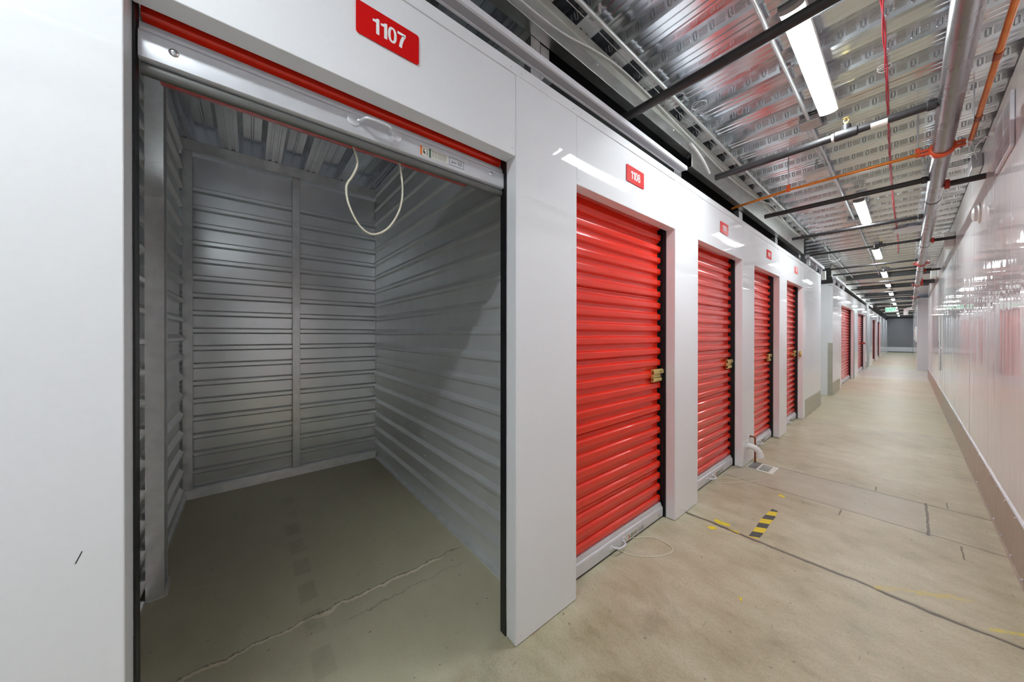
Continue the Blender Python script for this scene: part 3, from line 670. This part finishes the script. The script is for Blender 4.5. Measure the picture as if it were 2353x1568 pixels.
# ------------------------------------------------------------------ sprinkler piping
PZ, PXM = 2.69, 0.148
mp = empty('main_pipe', (PXM, 0, PZ), 'thick grey steel sprinkler main pipe running down the corridor ceiling', 'pipe')
MB().cyl((0, -2.5, 0), (0, 25.0, 0), 0.0465, 28).build('pipe_run', 'main', mp, ang=60)
m = MB(); pr = []
lbl_thing(MB().tube(smooth_path([(0.148, 25.02, PZ), (0.12, 25.25, PZ), (-0.04, 25.4, PZ-0.02), (-0.08, 25.45, PZ-0.12), (-0.08, 25.45, PZ-0.30)], 5), 0.08, 14), 'insulated_elbow', 'pvc', 'white insulated elbow at the far end of the main pipe', 'pipe', ang=60)
def clamp(y, mat, lb):
    m = MB(); m.tube([(0, y-0.030, 0), (0, y-0.022, 0), (0, y+0.022, 0), (0, y+0.030, 0)], [0.050, 0.060, 0.060, 0.050], 28)
    for s in (-1, 1):
        m.box(min(s*0.052, s*0.098), max(s*0.052, s*0.098), y-0.018, y+0.018, 0.006, 0.020).box(min(s*0.052, s*0.098), max(s*0.052, s*0.098), y-0.018, y+0.018, -0.020, -0.006)
    q = m.build('pipe_clamp', mat, mp, ang=40, bevel=0.002); q['label'] = lb
    for s in (-1, 1): MB().cyl((s*0.083, y, -0.034), (s*0.083, y, 0.034), 0.006, 8).cyl((s*0.083, y, -0.034), (s*0.083, y, -0.026), 0.010, 6).cyl((s*0.083, y, 0.026), (s*0.083, y, 0.034), 0.010, 6).build('clamp_bolt', 'chrome', q)
clamp(3.79, 'orange', 'orange bolted clamp'); clamp(9.55, 'redclamp', 'red bolted clamp'); clamp(13.4, 'redclamp', 'red bolted clamp'); clamp(17.8, 'redclamp', 'red bolted clamp')
for y in (5.14, 7.6, 10.4, 15.5): MB().tube([(0, y-0.006, 0), (0, y-0.004, 0), (0, y+0.004, 0), (0, y+0.006, 0)], [0.0465, 0.050, 0.050, 0.0465], 28).build('joint_ring', 'black', mp)
def stub(y, x1, r, big=False, lb=''):
    o = empty('pipe_stub', (PXM, y, PZ), lb, 'pipe', 'black stubs right of the main pipe')
    MB().cyl((0.075, 0, 0), (x1-PXM, 0, 0), r, 16).build('pipe_run', 'pipe', o, ang=60)
    MB().tube([(0.047, 0, 0), (0.05, 0, 0), (0.075, 0, 0), (0.078, 0, 0)], [r*1.2, r*1.7, r*1.7, r*1.2], 16).build('outlet_clamp', 'redclamp', o, ang=40)
stub(4.72, B+0.0, 0.024, lb='black pipe stub reaching the right wall beyond the orange clamp')
stub(7.35, B-0.002, 0.022, lb='black pipe stub ending at the white box on the right wall')
stub(10.6, B-0.002, 0.022, lb='black pipe stub past the second clamp on the main pipe')
stub(12.85, B-0.002, 0.050, lb='short fat black pipe with a red coupling on the main pipe')
def branch(y, x0, lb, head=True, label=False, r=0.0165):
    o = empty('branch_pipe', (PXM, y, PZ), lb, 'pipe', 'black sprinkler branch pipes')
    MB().cyl((x0-PXM, 0, 0), (-0.075, 0, 0), r, 16).build('pipe_run', 'pipe', o, ang=60)
    MB().tube([(-0.085, 0, 0), (-0.08, 0, 0), (-0.055, 0, 0), (-0.047, 0, 0)], [r*1.02, r*1.3, r*1.3, r*1.1], 16).build('outlet_collar', 'pipe', o, ang=40)
    if head:
        hx = -0.26-PXM
        MB().tube([(hx-0.055, 0, 0), (hx-0.05, 0, 0), (hx+0.05, 0, 0), (hx+0.055, 0, 0)], [r*1.06, r*1.32, r*1.32, r*1.06], 16).cyl((hx, 0, r*0.8), (hx, 0, 0.055), r, 14).build('tee_fitting', 'pipe', o, ang=40)
        h = MB().cyl((hx, 0, 0.055), (hx, 0, 0.075), 0.009, 10).tube([(hx, 0, 0.100), (hx, 0, 0.103), (hx, 0, 0.106)], [0.016, 0.017, 0.007], 14)
        h.tube([(hx-0.008, 0, 0.074), (hx-0.012, 0, 0.087), (hx-0.005, 0, 0.101)], 0.0025, 6).tube([(hx+0.008, 0, 0.074), (hx+0.012, 0, 0.087), (hx+0.005, 0, 0.101)], 0.0025, 6)
        q = h.build('sprinkler_head', 'brass', o); q['label'] = 'brass sprinkler head'
        MB().tube([(hx-0.068, 0, 0), (hx-0.056, 0, 0)], r*1.12, 14).build('seal_ring', 'pvc', o)
    if label: MB().tube([(-0.30, 0, -0.001), (-0.23, 0, -0.001)], r*1.012, 14).build('paper_label', 'paper', o)
branch(1.772, -1.16, 'first black branch pipe, passing under the nearest strip light', head=False, r=0.024)
branch(3.03, -1.022, 'black branch pipe with a tee and sprinkler head just past the nearest light', label=True, r=0.0235)
branch(4.45, -1.012, 'black branch pipe just past the white ceiling box', head=False, r=0.0225)
branch(5.78, -1.01, 'black branch pipe under the second strip light', head=False, r=0.020)
branch(7.18, -1.03, 'black branch pipe between the second and third strip lights', r=0.018)
branch(9.04, -1.10, 'black branch pipe at the left side passage, under the third light', head=False)
branch(9.93, -1.05, 'black branch pipe just past the left side passage')
branch(12.08, -1.03, 'black branch pipe above the wide red door past the side passage', head=False)
for k, y in enumerate((13.6, 15.1, 16.8, 18.6, 20.6, 22.8)):
    branch(y, -1.06, ['black branch pipe before the fifth light', 'black branch pipe after the fifth light', 'black branch pipe before the sixth light', 'black branch pipe after the sixth light', 'black branch pipe at the seventh light', 'farthest black branch pipe, just before the exit sign'][k], head=False)
for k, y in enumerate((12.86, 15.9, 18.8, 21.7, 24.8, 28.3, 32.0, 36.0)):
    lb = ['dark steel joist just past the fourth light', 'dark steel joist near the end of the glossy right wall', 'dark steel joist past the sixth light', 'dark steel joist just before the exit sign', 'dark steel joist behind the exit sign', 'dark steel joist past the ninth light', 'dark steel joist between the last lights', 'farthest dark steel joist before the grey end wall'][k]
    lbl_thing(MB().prism([(y-0.045, 2.885), (y+0.045, 2.885), (y+0.045, 2.893), (y+0.005, 2.893), (y+0.005, 2.999), (y-0.005, 2.999), (y-0.005, 2.893), (y-0.045, 2.893)], 'x', -1.09, 0.39 if y < 17 else 0.21), 'cross_beam', 'joist', lb, 'beam', 'dark joists across the far ceiling')
# orange branch line with hangers, and the copper line on the right
ob = empty('orange_pipe', (PXM, 3.80, PZ), 'thin orange pipe crossing the ceiling to the orange clamp', 'pipe')
MB().tube([(-1.31, 0.10, 0), (-1.262, 0.085, 0), (-0.84, 0.0, 0.0), (-0.105, -0.01, 0)], 0.0115, 12).build('pipe_run', 'copper', ob, ang=60)
for x in (-0.838, -0.107):
    MB().box(x-0.012, x+0.012, -0.016, 0.016, -0.014, 0.045).build('hanger_bracket', 'orange', ob, bevel=0.003)
    MB().cyl((x, 0, 0.045), (x, 0, 0.31), 0.0045, 8).build('hanger_rod', 'cond', ob)
cp = empty('copper_pipe', (0.266, 0, PZ+0.01), 'orange-brown copper pipe beside the thick main pipe', 'pipe')
MB().cyl((0, -2.0, 0), (0, 3.80, 0), 0.0125, 12).build('pipe_run', 'copper', cp, ang=60)
for y in (2.75, 3.45): MB().cyl((0, y-0.03, 0), (0, y+0.03, 0), 0.0155, 12).build('coupling', 'copperd', cp, ang=60)
MB().cyl((0, 3.66, 0), (0, 3.66, 0.30), 0.004, 8).build('hanger_rod', 'cond', cp)
MB().tube(smooth_path([(0, 3.785, 0), (0, 3.805, 0), (0.004, 3.83, -0.004), (0.004, 3.845, -0.02)], 4), 0.0145, 10).build('elbow', 'cond', cp)

# ------------------------------------------------------------------ conduits and wires
def run(pts, r, name, mat, lb, cat, group=None, n=10):
    return tag(MB().tube(pts, r, n).build(name, mat, ang=60), lb, cat, group)
c1 = empty('conduit', (-1.0, 0, 2.965), 'straight metal conduit along the left edge of the deck ceiling', 'conduit', 'metal conduits')
MB().tube([(0.01, -2.5, 0), (0.005, 2, 0), (-0.01, 7.4, 0)], 0.0115, 12).build('tube_run', 'cond', c1, ang=60)
for y in (0.6, 1.35, 2.3, 3.6, 5.1, 6.6): MB().box(-0.02, 0.03, y-0.012, y+0.012, 0.008, 0.034).build('strap', 'galv', c1)
c2 = empty('conduit', (-0.475, 0, 2.966), 'straight metal conduit beside the nearest strip light', 'conduit', 'metal conduits')
MB().tube([(0.01, -2.5, 0), (0.005, 3.2, 0)], 0.0105, 12).build('tube_run', 'cond', c2, ang=60)
MB().box(-0.05, 0.06, 3.2, 3.34, -0.02, 0.022).build('junction_box', 'galv', c2, bevel=0.004)
for y in (0.9, 1.7, 2.5): MB().box(-0.02, 0.03, y-0.012, y+0.012, 0.006, 0.027).build('strap', 'galv', c2)
c3 = empty('conduit', (-0.475, 3.341, 2.966), 'metal conduit leading from a small box towards the second light', 'conduit', 'metal conduits')
MB().tube([(0.0, 0, 0), (0.0, 3.1, 0)], 0.0105, 12).tube([(-0.03, 0.0, -0.004), (-0.028, 0.5, -0.008), (-0.018, 1.0, -0.004)], 0.004, 8).build('tube_run', 'cond', c3, ang=60)
MB().box(-0.07, 0.07, 3.1, 3.22, -0.02, 0.022).build('junction_box', 'galv', c3, bevel=0.004)
run([(-0.47, 6.7, 2.97), (-0.475, 9.6, 2.97)], 0.0105, 'conduit', 'cond', 'metal conduit to the third light', 'conduit', 'metal conduits')
run([(-0.48, 9.8, 2.97), (-0.49, 13.2, 2.97)], 0.0105, 'conduit', 'cond', 'metal conduit to the fourth light', 'conduit', 'metal conduits')
run([(-0.96, 8.0, 2.96), (-0.97, 15.0, 2.96)], 0.012, 'conduit', 'cond', 'far metal conduit on the left above the side passage', 'conduit', 'metal conduits')
def twisted(y0, y1, lb):
    m = MB()
    for s in (0, 1):
        pts = []; n = int((y1-y0)/0.05)
        for i in range(n+1):
            y = y0+i*(y1-y0)/n; ph = y*9+s*math.pi
            sag = 0.012*math.sin(y*1.7)
            pts.append((-0.092-0.006*max(0, y-3)+0.0048*math.sin(ph)+0.01*math.sin(y*0.9), y, 2.972+sag*0.6+0.004*math.cos(ph)))
        m.tube(pts, 0.0031, 6)
    return tag(m.build('alarm_wire', 'wire', ang=60), lb, 'wire')
twisted(-1.5, 9.8, 'pair of red alarm wires strung under the deck ceiling')
def coil(c, r, name, lb, mat='wwire'):
    pts = [(c[0]+r*math.cos(t*math.pi/8), c[1]+r*0.9*math.sin(t*math.pi/8), c[2]+0.004*t/8+0.006*math.sin(t)) for t in range(34)]
    return tag(MB().tube(pts, 0.002, 6).build(name, mat, ang=60), lb, 'wire', 'wire tie loops')
coil((-0.095, 2.95, 2.965), 0.028, 'wire_tie', 'white loop of wire tie round the red alarm wires')
coil((-0.918, 2.42, 2.955), 0.045, 'wire_tie', 'silver coil of tie wire hanging from the conduit above plate 1108', 'cond')
coil((-1.02, 0.80, 2.955), 0.04, 'wire_tie', 'twist of tie wire on the beam, nearest the camera', 'cond')
run(smooth_path([(-1.092, 0.9, 2.86), (-1.095, 1.2, 2.88), (-1.09, 1.5, 2.94), (-1.085, 1.78, 2.962), (-1.09, 2.2, 2.955), (-1.093, 2.8, 2.93), (-1.095, 3.4, 2.90), (-1.085, 3.9, 2.89), (-1.085, 4.6, 2.93), (-1.06, 5.0, 2.96), (-1.085, 6.0, 2.93), (-1.09, 7.0, 2.95)], 5), 0.004, 'data_cable', 'wwire', 'loose white cable draped along the galvanized beams', 'cable')
run(smooth_path([(-1.03, -2, 2.968), (-1.035, 0.6, 2.955), (-1.03, 1.2, 2.966), (-1.035, 2.4, 2.956), (-1.03, 3.4, 2.966), (-1.03, 6.5, 2.958)], 6), 0.0022, 'support_wire', 'galv', 'thin taut wire beside the left ceiling conduit', 'wire')
run(smooth_path([(-1.088, 2.70, 2.885), (-1.082, 2.80, 2.86), (-1.075, 2.90, 2.82), (-1.08, 3.0, 2.79), (-1.088, 3.08, 2.77)], 6), 0.011, 'flex_conduit', 'wwire', 'bent white flexible conduit between the two galvanized beams', 'conduit')
run(smooth_path([(-0.90, 7.45, 2.95), (-0.90, 7.9, 2.86), (-0.93, 8.3, 2.83), (-0.94, 8.6, 2.80), (-0.92, 9.0, 2.84), (-0.88, 9.2, 2.9), (-0.90, 9.5, 2.95)], 6), 0.006, 'data_cable', 'wwire', 'looping white cable above the left side passage', 'cable')
# hanging white box with printed label below the deck
hb = empty('ceiling_box', (-0.555, 4.19, 2.88), 'white square sensor box hung below the deck between the first two lights', 'sensor')
MB().box(-0.085, 0.085, -0.09, 0.09, 0.0, 0.045).build('cover', 'plastic', hb, bevel=0.006)
MB().box(-0.06, 0.05, -0.085, 0.03, -0.002, 0.0).build('printed_label', 'paper', hb)
MB().cyl((0.03, 0.06, -0.02), (0.03, 0.06, 0.0), 0.025, 16).build('lens_cap', 'plastic', hb)
MB().cyl((0, 0, 0.045), (0, 0, 0.125), 0.010, 10).build('stem', 'cond', hb)

# ------------------------------------------------------------------ things on the right wall
vg = empty('vent_grille', (B, 3.85, 2.69), 'white louvred vent grille high on the right wall', 'vent')
MB().box(-0.016, 0, -0.27, 0.27, -0.17, -0.145).box(-0.016, 0, -0.27, 0.27, 0.145, 0.17).box(-0.016, 0, -0.27, -0.245, -0.145, 0.145).box(-0.016, 0, 0.245, 0.27, -0.145, 0.145).box(-0.014, 0, -0.008, 0.008, -0.145, 0.145).build('frame', 'rail', vg, bevel=0.003)
m = MB()
for k in range(18): z = -0.136+k*0.016; m.prism([(-0.012, z), (-0.010, z-0.002), (-0.002, z+0.007), (-0.004, z+0.009)], 'y', -0.245, 0.245)
m.build('louvre', 'rail', vg)
MB().box(-0.0015, -0.0005, -0.245, 0.245, -0.145, 0.145).build('dark_backing', 'dark', vg)
ds = empty('wall_sounder', (B, 5.05, 2.46), 'round white disc-shaped sounder on the right wall past the vent', 'alarm')
MB().tube([(0, 0, 0), (-0.012, 0, 0), (-0.018, 0, 0)], [0.085, 0.085, 0.075], 28).build('base', 'plastic', ds, ang=40)
MB().tube([(-0.018, 0, 0), (-0.036, 0, 0), (-0.045, 0, 0)], [0.065, 0.060, 0.035], 28).build('dome', 'pvc', ds, ang=40)
def wbox(y, z, w_, h_, d, lb, mat='grey', name='junction_box'): return tag(MB().box(B-d, B-0.001, y-w_/2, y+w_/2, z-h_/2, z+h_/2).build(name, mat, bevel=0.006), lb, 'box', 'boxes on the right wall')
wbox(7.62, 2.70, 0.22, 0.20, 0.09, 'grey-white box on the right wall at a black pipe stub', 'plastic')
wbox(5.0, 2.88, 0.28, 0.12, 0.06, 'grey metal box at the top of the right wall behind the first stub', 'galv')
wbox(12.2, 2.8, 0.3, 0.22, 0.08, 'pale box high on the right wall by the fat black pipe', 'plastic')
run(smooth_path([(B-0.03, 4.86, 2.88), (B-0.05, 4.75, 2.95), (B-0.01, 4.6, 2.97), (B+0.01, 4.55, 2.9)], 6), 0.004, 'data_cable', 'wwire', 'short white cable looping over the right wall top', 'cable')
cv = tag(MB().box(B-0.022, B-0.001, 10.55, 10.75, 0.68, 1.75).build('conduit_cover', 'pvc', bevel=0.006), 'tall white vertical cover strip on the far part of the right wall', 'cover')
rk = tag(MB().tube(smooth_path([(B, 10.3, 1.24), (B-0.03, 10.3, 1.24), (B-0.03, 10.3, 1.13), (B, 10.3, 1.13)], 4), 0.006, 8).build('grab_handle', 'chrome', ang=60), 'small metal pull handle on the far part of the right wall', 'handle')
wd_ = empty('round_diffuser', (0.02, 7.6, 2.93), 'flat white round ceiling diffuser left of the main pipe', 'vent')
MB().tube([(0, 0, 0), (0, 0, 0.02), (0, 0, 0.03)], [0.17, 0.18, 0.12], 28).build('dish', 'pvc', wd_, ang=40)
MB().cyl((0, 0, 0.03), (0, 0, 0.11), 0.05, 16).build('neck', 'cond', wd_, ang=40)
# box on the corner of the side passage
tag(MB().box(-1.09, -1.03, 8.78, 8.86, 2.47, 2.64).build('corner_box', 'plastic', bevel=0.006), 'white upright box at the corner of the left side passage', 'box')
# exit sign
ex = empty('exit_sign', (-0.50, 22.3, 2.53), 'green EXIT sign hanging in the middle of the corridor', 'sign')
MB().box(-0.16, 0.16, -0.015, 0.015, -0.10, 0.10).build('body', 'exitw', ex, bevel=0.004)
f = letters('EXIT', 0.145, 'exitg', ex, 'green letters EXIT', 0.002, 0.004)
f.rotation_euler = (math.pi/2, 0, 0); f.location = (0, -0.018, -0.05)
MB().cyl((0, 0, 0.10), (0, 0, 0.545), 0.008, 8).build('stem', 'cond', ex)

# ------------------------------------------------------------------ drain fittings and floor litter
dr = empty('drain_elbow', (A, 4.12, 0.195), 'white plastic drain elbow coming out of the pilaster between doors 1109 and 1110', 'pipe')
MB().tube(smooth_path([(0.0, 0, 0.0), (0.035, 0.0, 0.0), (0.070, 0.005, -0.012), (0.098, 0.010, -0.040), (0.108, 0.012, -0.075)], 5), 0.029, 18).build('bend', 'pvc', dr, ang=60)
MB().tube([(0.107, 0.012, -0.070), (0.108, 0.012, -0.072), (0.109, 0.012, -0.100), (0.109, 0.012, -0.102)], [0.029, 0.034, 0.034, 0.030], 18).build('hub', 'pvc', dr, ang=40)
MB().box(0, 0.003, -0.05, 0.05, -0.05, 0.05).build('patch_plate', 'rail', dr)
ct = empty('copper_stub', (A, 4.215, 0.275), 'small copper drain tube with a chrome collar beside the white elbow', 'pipe')
MB().tube([(0, 0, 0), (0.004, 0, 0), (0.010, 0, 0)], [0.026, 0.026, 0.012], 18).build('collar', 'chrome', ct, ang=40)
MB().tube(smooth_path([(0.006, 0, 0), (0.03, 0, 0), (0.042, 0, -0.008), (0.046, 0, -0.03), (0.046, 0, -0.273)], 5), 0.0085, 10).build('tube_run', 'copperd', ct, ang=60)
fn = empty('floor_notice', (-0.95, 4.115, 0), 'grimy printed white sheet lying on the floor at the drain elbow', 'notice')
MB().add([(-0.105, -0.125, 0.001), (0.11, -0.13, 0.001), (0.115, 0.112, 0.001), (-0.105, 0.13, 0.001), (-0.105, -0.125, 0.005), (0.11, -0.13, 0.003), (0.115, 0.112, 0.006), (-0.105, 0.13, 0.004)],
         [(0, 3, 2, 1), (4, 5, 6, 7), (0, 1, 5, 4), (1, 2, 6, 5), (2, 3, 7, 6), (3, 0, 4, 7)]).build('sheet', 'paper', fn)
MB().box(-0.10, -0.028, -0.112, 0.118, 0.0045, 0.0062).build('clear_window', 'grey', fn)['label'] = 'grey damp window in the sheet'
m = MB()
for k in range(15): m.box(-0.010+k*0.0055, -0.0075+k*0.0055, -0.10, 0.092-0.02*(k % 4 == 2), 0.0052, 0.0068)
m.build('print_lines', 'ink', fn)
def tape(pts, lb, mat='yellow', name='floor_tape', grp='tape remnants'):
    n = len(pts); return tag(MB().add([(x, y, 0.0004) for x, y in pts] + [(x, y, 0.0014) for x, y in pts], [tuple(range(n, 2*n))] + [(i, (i+1) % n, n+(i+1) % n, n+i) for i in range(n)]).build(name, mat, smooth=False), lb, 'tape', grp)
tape([(-0.685, 2.640), (-0.632, 2.652), (-0.628, 2.80), (-0.632, 2.93), (-0.628, 3.05), (-0.637, 3.19), (-0.675, 3.20), (-0.682, 3.10), (-0.690, 2.95), (-0.684, 2.80)], 'yellow and black striped hazard tape stuck across from the floor joint', 'tape')
tape([(-0.90, 2.655), (-0.875, 2.645), (-0.83, 2.655), (-0.80, 2.668), (-0.815, 2.70), (-0.86, 2.69), (-0.905, 2.70)], 'yellow tape scrap beyond the floor joint near door 1109')
tape([(-0.905, 2.535), (-0.875, 2.525), (-0.85, 2.555), (-0.86, 2.58), (-0.89, 2.572)], 'small yellow tape scrap on the near side of the floor joint')
tape([(-0.80, 2.624), (-0.73, 2.618), (-0.745, 2.640)], 'tiny yellow tape sliver on the floor joint')
tape([(-0.70, 3.50), (-0.655, 3.49), (-0.66, 3.535), (-0.695, 3.545)], 'pale yellow tape remnant farthest from the floor joint')
tape([(-0.56, 1.985), (-0.535, 1.955), (-0.545, 1.99)], 'lone yellow paint chip on the floor before door 1108')
